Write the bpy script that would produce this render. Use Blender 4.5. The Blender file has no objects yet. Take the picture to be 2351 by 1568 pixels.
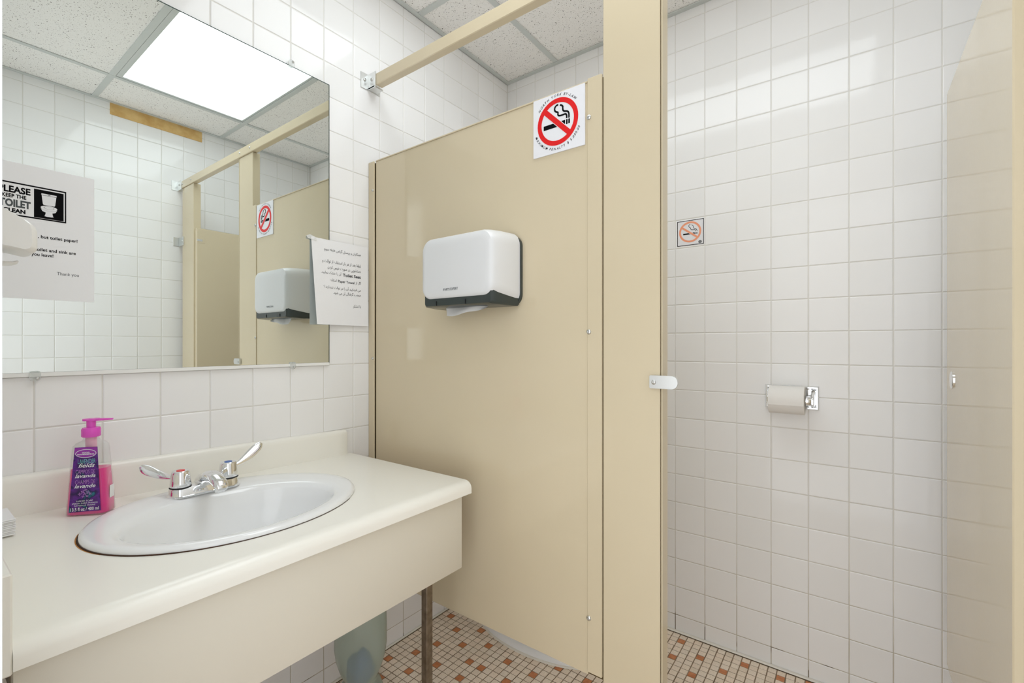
import bpy, bmesh, math, random
from mathutils import Vector, Matrix
random.seed(7)
sc = bpy.context.scene
COL = sc.collection
PI = math.pi

# ------------------------------------------------------------------ camera
CAM = Vector((1.3942, -1.8491, 1.1305)); YAW = 0.636; FPX = 1058.316; PPX, PPY = 1175.5, 790.25
cd = bpy.data.cameras.new('camera'); cam = bpy.data.objects.new('camera', cd); COL.objects.link(cam)
cam.location = CAM; cam.rotation_euler = (PI/2, 0, YAW)
cd.sensor_width = 36; cd.sensor_fit = 'HORIZONTAL'; cd.lens = 36*FPX/2351; cd.shift_y = (PPY-784)/2351
cd.clip_start = 0.01
sc.camera = cam
# ------------------------------------------------------------------ world (pale corridor light behind the open doorway), exposure
w = bpy.data.worlds.new('world'); sc.world = w; w.use_nodes = True
w.node_tree.nodes['Background'].inputs[0].default_value = (.95, .975, 1.0, 1)
w.node_tree.nodes['Background'].inputs[1].default_value = 2.05
sc.view_settings.view_transform = 'Standard'; sc.view_settings.look = 'None'
sc.view_settings.gamma = 1; sc.view_settings.use_curve_mapping = False
sc.view_settings.exposure = 0.05
sc.cycles.max_bounces = 16; sc.cycles.diffuse_bounces = 12; sc.cycles.glossy_bounces = 6   # white tiles pass the light on many times
LENS_POWER = 4.45          # emission of the ceiling light's lens

def pix(p):
    d = Vector(p)-CAM
    r = Vector((math.cos(YAW), math.sin(YAW), 0)); f = Vector((-math.sin(YAW), math.cos(YAW), 0))
    z = d.dot(f)
    if z < 0.02: return None
    return (PPX+FPX*d.dot(r)/z, PPY-FPX*d.z/z, z)

# ------------------------------------------------------------------ materials
M = {}
def srgb(r, g, b):
    f = lambda c: (c/255/12.92 if c <= 10.3 else ((c/255+.055)/1.055)**2.4)
    return (f(r), f(g), f(b))
def mat(name, col, rough=.5, metal=0, spec=.5, **kw):
    m = bpy.data.materials.new(name); m.use_nodes = True; M[name] = m
    b = m.node_tree.nodes['Principled BSDF']
    b.inputs['Base Color'].default_value = (*col, 1); b.inputs['Roughness'].default_value = rough
    b.inputs['Metallic'].default_value = metal; b.inputs['Specular IOR Level'].default_value = spec
    for k, v in kw.items(): b.inputs[k.replace('_', ' ')].default_value = v
    return m
def nodes(m): return m.node_tree.nodes, m.node_tree.links, m.node_tree.nodes['Principled BSDF']
def noise(m, scale, detail=2, vec=None, rough=.5):
    n, l, b = nodes(m)
    t = n.new('ShaderNodeTexNoise'); t.inputs['Scale'].default_value = scale; t.inputs['Detail'].default_value = detail
    t.inputs['Roughness'].default_value = rough
    if vec is None:
        g = n.new('ShaderNodeNewGeometry'); vec = g.outputs['Position']
    l.new(vec, t.inputs['Vector']); return t
def ramp(m, src, stops):
    n, l, b = nodes(m); r = n.new('ShaderNodeValToRGB'); l.new(src, r.inputs[0])
    while len(r.color_ramp.elements) > len(stops): r.color_ramp.elements.remove(r.color_ramp.elements[0])
    while len(r.color_ramp.elements) < len(stops): r.color_ramp.elements.new(1)
    for e, (p, c) in zip(r.color_ramp.elements, stops): e.position = p; e.color = (*c, 1)
    return r
def bump(m, src, strength, dist=.01):
    n, l, b = nodes(m); k = n.new('ShaderNodeBump'); k.inputs['Strength'].default_value = strength
    k.inputs['Distance'].default_value = dist; l.new(src, k.inputs['Height']); l.new(k.outputs[0], b.inputs['Normal'])
def obj_tint(m, stops, seed=0):
    """colour picked per object"""
    n, l, b = nodes(m); o = n.new('ShaderNodeObjectInfo'); r = ramp(m, o.outputs['Random'], stops)
    l.new(r.outputs[0], b.inputs['Base Color']); return r

def setup_materials():
    m = mat('tile', (.8, .8, .8), .08, spec=.28)
    obj_tint(m, [(0, (.835, .83, .825)), (.5, (.86, .855, .85)), (1, (.875, .87, .87))])
    bump(m, noise(m, 9, 1).outputs[0], .03, .02)
    m = mat('grout', (.6, .57, .5), .8)
    n, l, b = nodes(m)
    g = n.new('ShaderNodeNewGeometry'); s = n.new('ShaderNodeSeparateXYZ'); l.new(g.outputs['Position'], s.inputs[0])
    nz = noise(m, 14, 3); ma = n.new('ShaderNodeMath'); ma.operation = 'MULTIPLY_ADD'
    l.new(nz.outputs[0], ma.inputs[0]); ma.inputs[1].default_value = -.55; l.new(s.outputs['Z'], ma.inputs[2])
    mr = ramp(m, ma.outputs[0], [(0, (.16, .12, .075)), (.03, (.50, .45, .36)), (.35, (.68, .65, .585)), (.8, (.735, .72, .68))])
    ad = n.new('ShaderNodeMath'); ad.operation = 'ADD'; ad.inputs[1].default_value = .285
    l.new(ma.outputs[0], ad.inputs[0]); l.new(ad.outputs[0], mr.inputs[0]); l.new(mr.outputs[0], b.inputs['Base Color'])
    m = mat('mosaic', (.6, .5, .4), .45)
    n, l, b = nodes(m)
    r = obj_tint(m, [(0, (.80, .68, .55)), (.35, (.86, .745, .62)), (.6, (.79, .69, .58)), (.8, (.87, .73, .60)), (1, (.73, .62, .50))])
    sp = ramp(m, noise(m, 420, 2).outputs[0], [(.34, (.86, .83, .79)), (.5, (1, 1, 1)), (.70, (1.12, 1.12, 1.10))])
    mx = n.new('ShaderNodeMix'); mx.data_type = 'RGBA'; mx.blend_type = 'MULTIPLY'; mx.inputs[0].default_value = 1
    l.new(r.outputs[0], mx.inputs[6]); l.new(sp.outputs[0], mx.inputs[7]); l.new(mx.outputs[2], b.inputs['Base Color'])
    m = mat('terracotta', srgb(196, 124, 78), .45)
    n, l, b = nodes(m); r = ramp(m, noise(m, 60, 3).outputs[0], [(.3, srgb(184, 110, 66)), (.7, srgb(206, 136, 88))]); l.new(r.outputs[0], b.inputs['Base Color'])
    m = mat('floor_grout', srgb(128, 110, 88), .85)
    n, l, b = nodes(m); r = ramp(m, noise(m, 12, 4).outputs[0], [(.3, srgb(108, 90, 70)), (.7, srgb(152, 134, 112))]); l.new(r.outputs[0], b.inputs['Base Color'])
    mat('caulk', srgb(226, 222, 212), .5)
    mat('wall_paint', srgb(228, 230, 234), .5)
    m = mat('acoustic', (.8, .8, .78), .95, spec=.1)
    n, l, b = nodes(m)
    g = n.new('ShaderNodeNewGeometry'); nz = noise(m, 60, 2)
    mp = n.new('ShaderNodeVectorMath'); mp.operation = 'MULTIPLY_ADD'; l.new(nz.outputs['Color'], mp.inputs[0])
    mp.inputs[1].default_value = (.016, .016, 0); l.new(g.outputs['Position'], mp.inputs[2])
    v = n.new('ShaderNodeTexVoronoi'); v.inputs['Scale'].default_value = 150; l.new(mp.outputs[0], v.inputs['Vector'])
    wn = n.new('ShaderNodeSeparateColor'); l.new(v.outputs['Color'], wn.inputs[0])
    th = n.new('ShaderNodeMath'); th.operation = 'MULTIPLY_ADD'; l.new(wn.outputs[0], th.inputs[0]); th.inputs[1].default_value = .31; th.inputs[2].default_value = -.03
    lt = n.new('ShaderNodeMath'); lt.operation = 'LESS_THAN'; l.new(v.outputs['Distance'], lt.inputs[0]); l.new(th.outputs[0], lt.inputs[1])
    v2 = n.new('ShaderNodeTexVoronoi'); v2.inputs['Scale'].default_value = 330; l.new(mp.outputs[0], v2.inputs['Vector'])
    wn2 = n.new('ShaderNodeSeparateColor'); l.new(v2.outputs['Color'], wn2.inputs[0])
    th2 = n.new('ShaderNodeMath'); th2.operation = 'MULTIPLY_ADD'; l.new(wn2.outputs[1], th2.inputs[0]); th2.inputs[1].default_value = .44; th2.inputs[2].default_value = -.10
    lt2 = n.new('ShaderNodeMath'); lt2.operation = 'LESS_THAN'; l.new(v2.outputs['Distance'], lt2.inputs[0]); l.new(th2.outputs[0], lt2.inputs[1])
    c1 = n.new('ShaderNodeMix'); c1.data_type = 'RGBA'; l.new(lt2.outputs[0], c1.inputs[0]); c1.inputs[6].default_value = (.93, .92, .90, 1); c1.inputs[7].default_value = (.52, .50, .46, 1)
    c2 = n.new('ShaderNodeMix'); c2.data_type = 'RGBA'; l.new(lt.outputs[0], c2.inputs[0]); l.new(c1.outputs[2], c2.inputs[6]); c2.inputs[7].default_value = (.12, .11, .10, 1)
    l.new(c2.outputs[2], b.inputs['Base Color'])
    mat('tee', srgb(205, 210, 208), .4)
    m = mat('lens', (.9, .9, .9), .4); b = nodes(m)[2]
    b.inputs['Emission Color'].default_value = (.89, .96, 1.0, 1); b.inputs['Emission Strength'].default_value = LENS_POWER
    m = mat('partition', (.62, .55, .41), .085, spec=.5)
    n, l, b = nodes(m); r = ramp(m, noise(m, 3, 3).outputs[0], [(.3, (.625, .535, .375)), (.7, (.65, .558, .395))]); l.new(r.outputs[0], b.inputs['Base Color'])
    bump(m, noise(m, 120, 2).outputs[0], .012, .003)
    mat('seam_shade', srgb(82, 66, 36), .8)  # dark brown painted in for the shade inside the sheet-metal grooves
    mat('chrome', (.86, .87, .88), .06, 1)
    mat('steel', (.62, .62, .60), .28, 1)
    m = mat('brown_steel', srgb(120, 108, 92), .38, .8)
    n, l, b = nodes(m); r = ramp(m, noise(m, 50, 4).outputs[0], [(.35, srgb(118, 104, 88)), (.65, srgb(140, 128, 112))]); l.new(r.outputs[0], b.inputs['Base Color'])
    mat('zinc', (.74, .75, .74), .3, .9)
    mat('white_plastic', (.74, .745, .75), .28)
    mat('cream_plastic', (.84, .835, .815), .35)
    mat('smoke_plastic', (.035, .045, .042), .22)
    mat('dark', (.01, .01, .01), .6)
    mat('mirror', (.80, .84, .82), .0, 1)
    mat('glass_edge', srgb(70, 84, 80), .2)
    m = mat('clear_plastic', (.9, .9, .9), .1, **{'Transmission Weight': .85, 'IOR': 1.3})
    mat('laminate', (.88, .865, .805), .28)
    mat('apron', (.70, .66, .57), .35)
    mat('porcelain', (.84, .85, .86), .08)
    mat('rust', srgb(62, 34, 10), .8)
    mat('rust_light', srgb(176, 120, 58), .8)
    m = mat("paper", (.85, .85, .865), .8); bump(m, noise(m, 26, 3).outputs[0], .25, .004)
    m = mat('tissue', (.82, .80, .775), .95); bump(m, noise(m, 500, 2).outputs[0], .3, .002)
    mat('tape', (.82, .82, .80), .35, **{'Transmission Weight': .3})
    mat('ink', (.004, .004, .005), .8, spec=.08); mat('grey_ink', (.09, .10, .105), .8, spec=.1); mat('soft_ink', (.16, .16, .17), .8, spec=.1)
    mat('sign_white', (.80, .80, .83), .18)
    mat('red', srgb(222, 4, 10), .35); mat('orange', srgb(240, 158, 122), .4)
    mat('blue', srgb(30, 90, 170), .35)
    m = mat('tan_board', srgb(214, 176, 112), .8)
    n, l, b = nodes(m); r = ramp(m, noise(m, 22, 4).outputs[0], [(.3, srgb(200, 160, 96)), (.7, srgb(222, 188, 128))]); l.new(r.outputs[0], b.inputs['Base Color'])
    mat('pink_liquid', (.84, .010, .27), .10, **{'Subsurface Weight': .25})
    mat('pink_plastic', srgb(226, 84, 196), .25, **{'Subsurface Weight': .15})
    mat('pink_tube', srgb(240, 180, 205), .3)
    m = mat('label_art', (.1, .02, .2), .35)
    n, l, b = nodes(m)
    r = ramp(m, noise(m, 42, 3).outputs[0], [(.30, srgb(20, 10, 60)), (.42, srgb(74, 20, 110)), (.52, srgb(96, 30, 140)), (.60, srgb(20, 20, 70)), (.68, srgb(30, 120, 140)), (.78, srgb(150, 40, 80))])
    l.new(r.outputs[0], b.inputs['Base Color'])
    mat('label_oval', srgb(150, 50, 165), .35); mat('white_ink', (.85, .85, .86), .5); mat('lilac', srgb(186, 130, 205), .5)
    mat('label_blue', srgb(120, 196, 204), .4)
    mat('sticker_white', (.8, .8, .8), .5)
    # thin, see-through plastics
    def thin(name, col, fac, rough=.15):
        m = bpy.data.materials.new(name); m.use_nodes = True; M[name] = m
        n, l = m.node_tree.nodes, m.node_tree.links; b = n['Principled BSDF']
        b.inputs['Base Color'].default_value = (*col, 1); b.inputs['Roughness'].default_value = rough
        t = n.new('ShaderNodeBsdfTransparent'); t.inputs[0].default_value = (.93, .95, .94, 1)
        x = n.new('ShaderNodeMixShader'); lw = n.new('ShaderNodeLayerWeight'); lw.inputs[0].default_value = .35
        ma = n.new('ShaderNodeMath'); ma.operation = 'MULTIPLY_ADD'; l.new(lw.outputs['Facing'], ma.inputs[0]); ma.inputs[1].default_value = .5; ma.inputs[2].default_value = fac; ma.use_clamp = True
        l.new(ma.outputs[0], x.inputs[0]); l.new(t.outputs[0], x.inputs[1]); l.new(b.outputs[0], x.inputs[2])
        l.new(x.outputs[0], n['Material Output'].inputs[0]); return m
    thin('bottle_plastic', (.86, .85, .86), .02, .06)
    thin('bin_plastic', srgb(172, 186, 174), .42, .15)
    thin('bag_plastic', srgb(186, 196, 188), .2, .2)
    thin('clip_plastic', (.85, .85, .85), .25, .1)
    mat('blue_cloth', srgb(36, 74, 160), .6)
    mat('dark_rubbish', srgb(70, 58, 30), .8)
setup_materials()

# ------------------------------------------------------------------ mesh helpers
OFF = {}
def raw(name, verts, faces, m, parent=None, smooth=False, loc=None):
    me = bpy.data.meshes.new(name)
    o = Vector(OFF.get(parent.name, (0, 0, 0))) if parent else Vector((0, 0, 0))
    if loc: o = Vector(loc)
    me.from_pydata([Vector(v)-o for v in verts], [], faces)
    me.validate(); 
    if smooth:
        for p in me.polygons: p.use_smooth = True
    for x in (m if isinstance(m, (list, tuple)) else [m]): me.materials.append(M[x])
    ob = bpy.data.objects.new(name, me); COL.objects.link(ob)
    if parent: ob.parent = parent; OFF[ob.name] = tuple(o)
    elif loc: ob.location = loc; OFF[ob.name] = tuple(loc)
    return ob
class B:
    """collects shapes given in world coordinates"""
    def __init__(s): s.v = []; s.f = []
    def add(s, v, f):
        k = len(s.v); s.v += [tuple(x) for x in v]; s.f += [tuple(i+k for i in q) for q in f]; return s
    def box(s, x0, x1, y0, y1, z0, z1, bev=0, seg=2):
        if bev <= 0:
            v = [(x, y, z) for x in (x0, x1) for y in (y0, y1) for z in (z0, z1)]
            return s.add(v, [(0, 1, 3, 2), (4, 6, 7, 5), (0, 4, 5, 1), (2, 3, 7, 6), (0, 2, 6, 4), (1, 5, 7, 3)])
        bm = bmesh.new(); bmesh.ops.create_cube(bm, size=1)
        for v in bm.verts: v.co = Vector(((x0+x1)/2+v.co.x*(x1-x0), (y0+y1)/2+v.co.y*(y1-y0), (z0+z1)/2+v.co.z*(z1-z0)))
        bmesh.ops.bevel(bm, geom=bm.edges[:], offset=bev, segments=seg, affect='EDGES', profile=.5)
        return s.bm(bm)
    def bm(s, bm):
        bm.verts.index_update(); v = [tuple(x.co) for x in bm.verts]; f = [[x.index for x in q.verts] for q in bm.faces]; bm.free(); return s.add(v, f)
    def rings(s, rings, cap0=True, cap1=True, closed=True):
        n = len(rings[0]); v = [p for r in rings for p in r]; f = []
        for i in range(len(rings)-1):
            for j in range(n if closed else n-1):
                a = i*n+j; b = i*n+(j+1) % n; f.append((a, b, b+n, a+n))
        if cap0: f.append(tuple(reversed(range(n))))
        if cap1: f.append(tuple(range((len(rings)-1)*n, len(rings)*n)))
        return s.add(v, f)
    def lathe(s, c, prof, n=24, axis='z', cap0=True, cap1=True, wob=0, wn=9):
        rs = []
        for r, h in prof:
            ring = []
            for j in range(n):
                a = 2*PI*j/n; q = r*(1+wob*math.sin(wn*a)+wob*.5*math.sin((wn*2+1)*a+1))
                p = (q*math.cos(a), q*math.sin(a), h)
                if axis == 'x': p = (h, q*math.cos(a), q*math.sin(a))
                if axis == 'y': p = (q*math.sin(a), h, q*math.cos(a))
                ring.append((c[0]+p[0], c[1]+p[1], c[2]+p[2]))
            rs.append(ring)
        return s.rings(rs, cap0, cap1)
    def tube(s, pts, r, n=10, flat=None):
        """round tube along a path; r one radius or one for each point; flat = (up vector, thickness scale)"""
        P = [Vector(p) for p in pts]; rs = []
        up = Vector(flat[0]) if flat else Vector((.13, .21, .97)).normalized()
        for i, p in enumerate(P):
            t = (P[min(i+1, len(P)-1)]-P[max(i-1, 0)]).normalized()
            a = t.cross(up)
            if a.length < 1e-4: a = t.cross(Vector((1, 0, 0)))
            a.normalize(); b = a.cross(t).normalized(); q = r[i] if isinstance(r, (list, tuple)) else r
            k = flat[1] if flat else 1
            if isinstance(q, tuple): q, k = q[0], q[1]/q[0]
            rs.append([p+a*q*math.cos(2*PI*j/n)+b*q*k*math.sin(2*PI*j/n) for j in range(n)])
        return s.rings(rs)
    def prism(s, poly, d0, d1, axis='y'):
        """extrude a 2D outline (u,v) between d0 and d1 along axis"""
        def pt(u, v, d): return {'y': (u, d, v), 'x': (d, u, v), 'z': (u, v, d)}[axis]
        return s.rings([[pt(u, v, d0) for u, v in poly], [pt(u, v, d1) for u, v in poly]])
    def xf(s, mtx): s.v = [tuple(mtx @ Vector(p)) for p in s.v]; return s
    def out(s, name, m, parent=None, smooth=False, loc=None):
        bm = bmesh.new(); vs = [bm.verts.new(p) for p in s.v]
        for q in s.f:
            try: bm.faces.new([vs[i] for i in q])
            except ValueError: pass
        bmesh.ops.recalc_face_normals(bm, faces=bm.faces[:])
        bm.verts.index_update()
        v = [tuple(x.co) for x in bm.verts]; f = [[x.index for x in q.verts] for q in bm.faces]; bm.free()
        o = raw(name, v, f, m, parent, False, loc)
        if smooth:
            for p in o.data.polygons: p.use_smooth = True
            o.data.set_sharp_from_angle(angle=math.radians(smooth if smooth is not True else 40))
        return o
def rrect(u0, u1, v0, v1, r, n=6, r2=None):
    rs = r if isinstance(r, (list, tuple)) else [r]*4; o = []
    for (cx, cy, a0), q in zip([(u1, v1, 0), (u0, v1, 90), (u0, v0, 180), (u1, v0, 270)], rs):
        sx = -1 if cx == u1 else 1; sy = -1 if cy == v1 else 1
        for k in range(n+1):
            a = math.radians(a0+90*k/n); o.append((cx+sx*q+q*math.cos(a), cy+sy*q+q*math.sin(a)))
    return o
def tag(o, label, cat, group=None, kind=None):
    if label: o['label'] = label
    if cat: o['category'] = cat
    if group: o['group'] = group
    if kind: o['kind'] = kind
    return o
def thing(name, label, cat, loc, group=None):
    o = bpy.data.objects.new(name, None); COL.objects.link(o); o.location = loc; o.empty_display_size = .05
    OFF[o.name] = tuple(loc); return tag(o, label, cat, group)
def struct(o): o['kind'] = 'structure'; return o
def screw(c, axis, sign, parent, r=.0055, name='screw', m='steel'):
    """small domed screw head with a dark socket, facing sign along axis"""
    d = lambda h: h*sign
    B().lathe(c, [(r, 0), (r, d(.0015)), (r*.8, d(.003)), (r*.42, d(.0037)), (r*.40, d(.0022)), (.0001, d(.0022))], 12, axis, True, False).out(name, m, parent, 50)

# ---- lettering
_TX = {}
def glyphs(s, bold=0, shear=0):
    k = (s, bold, shear)
    if k in _TX: return _TX[k]
    cu = bpy.data.curves.new('t', 'FONT'); cu.body = s; cu.size = 1; cu.offset = bold; cu.shear = shear
    cu.resolution_u = 3; cu.fill_mode = 'FRONT'
    ob = bpy.data.objects.new('t', cu); COL.objects.link(ob)
    dg = bpy.context.evaluated_depsgraph_get(); me = bpy.data.meshes.new_from_object(ob.evaluated_get(dg))
    v = [(p.co.x, p.co.y) for p in me.vertices]; f = [tuple(p.vertices) for p in me.polygons]
    bpy.data.objects.remove(ob); bpy.data.curves.remove(cu); bpy.data.meshes.remove(me)
    _TX[k] = (v, f); return v, f
def write(b, s, org, right, up, width=None, height=None, bold=0, align='L', shear=0):
    """put a line of text into builder b: org = baseline start (L), centre (C) or end (R)"""
    v, f = glyphs(s, bold, shear)
    if not v: return
    x0 = min(p[0] for p in v); x1 = max(p[0] for p in v); y1 = max(p[1] for p in v)
    if width and height: sx = width/(x1-x0); sy = height/y1
    elif width: sx = sy = width/(x1-x0)
    else: sx = sy = height/y1
    dx = {'L': -x0, 'C': -(x0+x1)/2, 'R': -x1}[align]
    R = Vector(right); U = Vector(up); O = Vector(org)
    b.add([O+R*((p[0]+dx)*sx)+U*(p[1]*sy) for p in v], f)
def arc_text(b, s, c, R, a0, a1, h, right, up, inside=False, bold=0, shear=0):
    """letters spread along a circle from angle a0 to a1"""
    adv = []
    for ch in s:
        v = glyphs(ch, bold, shear)[0]; adv.append((max(p[0] for p in v)-min(p[0] for p in v) if v else .28)+.13)
    tot = sum(adv); x = 0; Rr = Vector(right); U = Vector(up); C = Vector(c)
    for ch, ad in zip(s, adv):
        t = (x+ad/2)/tot; x += ad; a = math.radians(a0+(a1-a0)*t)
        rad = Rr*math.cos(a)+U*math.sin(a); tan = (Rr*math.sin(a)-U*math.cos(a))
        if inside: rad2, tan2 = -rad, -tan
        else: rad2, tan2 = rad, tan
        v, f = glyphs(ch, bold, shear)
        if not v: continue
        cx = (max(p[0] for p in v)+min(p[0] for p in v))/2
        base = C+rad*R
        b.add([base+tan2*((p[0]-cx)*h/.72)+rad2*(p[1]*h/.72) for p in v], f)
FA = {'ا': 0xFE8D, 'آ': 0xFE81, 'ب': 0xFE8F, 'پ': 0xFB56, 'ت': 0xFE95, 'ج': 0xFE9D, 'خ': 0xFEA5, 'د': 0xFEA9, 'ر': 0xFEAD, 'ز': 0xFEAF,
      'س': 0xFEB1, 'ش': 0xFEB5, 'ص': 0xFEB9, 'ط': 0xFEC1, 'ع': 0xFEC9, 'ف': 0xFED1, 'ق': 0xFED5, 'ک': 0xFB8E, 'گ': 0xFB92, 'ل': 0xFEDD,
      'م': 0xFEE1, 'ن': 0xFEE5, 'ه': 0xFEE9, 'و': 0xFEED, 'ی': 0xFBFC}
RJ = set('اآدرزو')
def farsi(s):
    """join Persian letters and return them in drawing order"""
    o = []
    for i, ch in enumerate(s):
        if ch not in FA: o.append(ch); continue
        prev = i > 0 and s[i-1] in FA and s[i-1] not in RJ
        nxt = i+1 < len(s) and s[i+1] in FA and ch not in RJ
        o.append(chr(FA[ch]+(3 if prev and nxt else 2 if nxt else 1 if prev else 0)))
    return ''.join(reversed(o))

# ------------------------------------------------------------------ the room
W = 1.832; ZC = 2.43; YN = -1.79; P = .111; ZR = 2.0612; XJ = .80; XJ2 = 1.72
def tile_mesh(w, h, cache={}):
    """one glazed tile lying in its own xy plane, face at z=0"""
    k = (round(w, 4), round(h, 4))
    if k in cache: return cache[k]
    rs = []
    for ins, z in [(0, -.006), (0, -.0022), (.0006, -.0008), (.0019, -.0001), (.004, 0)]:
        a, b = w/2-ins, h/2-ins; rs.append([(-a, -b, z), (a, -b, z), (a, b, z), (-a, b, z)])
    b = B().rings(rs, False, True)
    me = bpy.data.meshes.new('tile'); me.from_pydata(b.v, [], b.f); me.materials.append(M['tile']); cache[k] = me; return me
def tile_wall(wall, us, vs, frame, seen):
    """us, vs = joint positions; frame(u,v) -> matrix; seen(centre, matrix) -> size on screen or None"""
    J = .002; cand = []; rest = B()
    for i in range(len(us)-1):
        for j in range(len(vs)-1):
            a, b, c, d = us[i], us[i+1], vs[j], vs[j+1]
            if b-a < .006 or d-c < .006: continue
            mx = frame((a+b)/2, (c+d)/2); cand.append((seen(mx) or 0, b-a-J, d-c-J, mx))
    cand.sort(key=lambda q: -q[0])
    for k, (s, w_, h_, mx) in enumerate(cand):
        mx = mx @ Matrix.Rotation(math.radians(random.uniform(-.11, .11)), 4, 'X') @ Matrix.Rotation(math.radians(random.uniform(-.11, .11)), 4, 'Y')
        me = tile_mesh(w_, h_)
        if s > 0 and k < 300:
            o = bpy.data.objects.new('tile', me); COL.objects.link(o); o.parent = wall; o.matrix_local = mx
        else:
            rest.add([mx @ v.co for v in me.vertices], [tuple(p.vertices) for p in me.polygons])
    if rest.v: o = rest.out('tiling', 'tile', wall); o['kind'] = 'stuff'
def onscreen(p, mirror=False):
    q = pix((.012-p[0], p[1], p[2]) if mirror else p)
    if not q or not (-60 < q[0] < 2411 and -60 < q[1] < 1628): return None
    return q
zs = [0.0]+[ZR-P*k for k in range(18, -1, -1)]+[ZR+P*k for k in range(1, 4)]+[ZC+.01]
def build_walls():
    D = .0016
    # left wall, facing +x : u = y, v = z
    wl = struct(B().box(-.12, -D, YN-.14, .13, -.05, 2.6).out('wall_left', 'grout'))
    def fl(u, v): return Matrix(((0, 0, 1, 0), (1, 0, 0, u), (0, 1, 0, v), (0, 0, 0, 1)))
    def sl(mx):
        y, z = mx[1][3], mx[2][3]; q = onscreen((0, y, z))
        if not q: return None
        if y < -1.04 and 1.12 < z < 1.95: return None
        if y < -.99 and z < .78: return .0001 if (y > -1.4 and z < .45) else None
        return 1/q[2]
    tile_wall(wl, [YN-.005]+[-P*k for k in range(16, -1, -1)], zs, fl, sl)
    # back wall, facing -y : u = x, v = z
    wb = struct(B().box(-.12, W+.12, D, .12, -.05, 2.6).out('wall_back', 'grout'))
    def fb(u, v): return Matrix(((1, 0, 0, u), (0, 0, -1, 0), (0, 1, 0, v), (0, 0, 0, 1)))
    def sb(mx):
        x, z = mx[0][3], mx[2][3]; q = onscreen((x, 0, z))
        if not q: return None
        if x < .72 and z < 2.0: return None
        return 1/q[2]
    tile_wall(wb, [0]+[.0538+P*k for k in range(17)]+[W], zs, fb, sb)
    # right wall, facing -x, seen in the mirror
    wr = struct(B().box(W+D, W+.12, YN-.14, .13, -.05, 2.6).out('wall_right', 'grout'))
    def frr(u, v): return Matrix(((0, 0, -1, W), (-1, 0, 0, u), (0, 1, 0, v), (0, 0, 0, 1)))
    def sr(mx):
        y, z = mx[1][3], mx[2][3]
        q = onscreen((W, y, z), True)
        if not q or q[0] > 740 or q[1] > 870: return None
        return 1/q[2]
    ur = [YN-.005]+[-.020-P*k for k in range(15, -1, -1)]+[0]
    tile_wall(wr, ur, zs, frr, sr)
    B().box(W-.0035, W+.002, -1.139, -.7035, 2.369, ZC+.002).out('bare_backing_board', 'tan_board', wr)['label'] = 'tan strip of bare board where the top wall tiles are missing'
    # near wall with the doorway the picture is taken from
    b = B().box(-.12, XJ, YN-.13, YN, -.05, 2.6).box(XJ2, W+.12, YN-.13, YN, -.05, 2.6).box(XJ, XJ2, YN-.13, YN, 2.08, 2.6)
    struct(b.out('wall_front', 'wall_paint'))
    # white sealant at the foot of the walls
    for nm, q in (('trim_1', (.0, .0098, -1.79, -.0, 0, .007)), ('trim_2', (0, W, -.0145, 0, 0, .006)), ('trim_3', (W-.007, W, -1.79, 0, 0, .009))):
        struct(B().box(*q, bev=.003, seg=1).out(nm, 'caulk'))
ACC = {(2, -17), (5, -19), (8, -17), (5, -23), (8, -21), (11, -19), (4, -26), (2, -29), (8, -26), (11, -23), (13, -23), (6, -29), (4, -32), (12, -26),
       (17, -23), (15, -20), (19, -20), (21, -17), (25, -17), (32, -2), (32, -6), (35, -4), (35, -8), (38, -5), (40, -2), (44, -2)}
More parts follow.
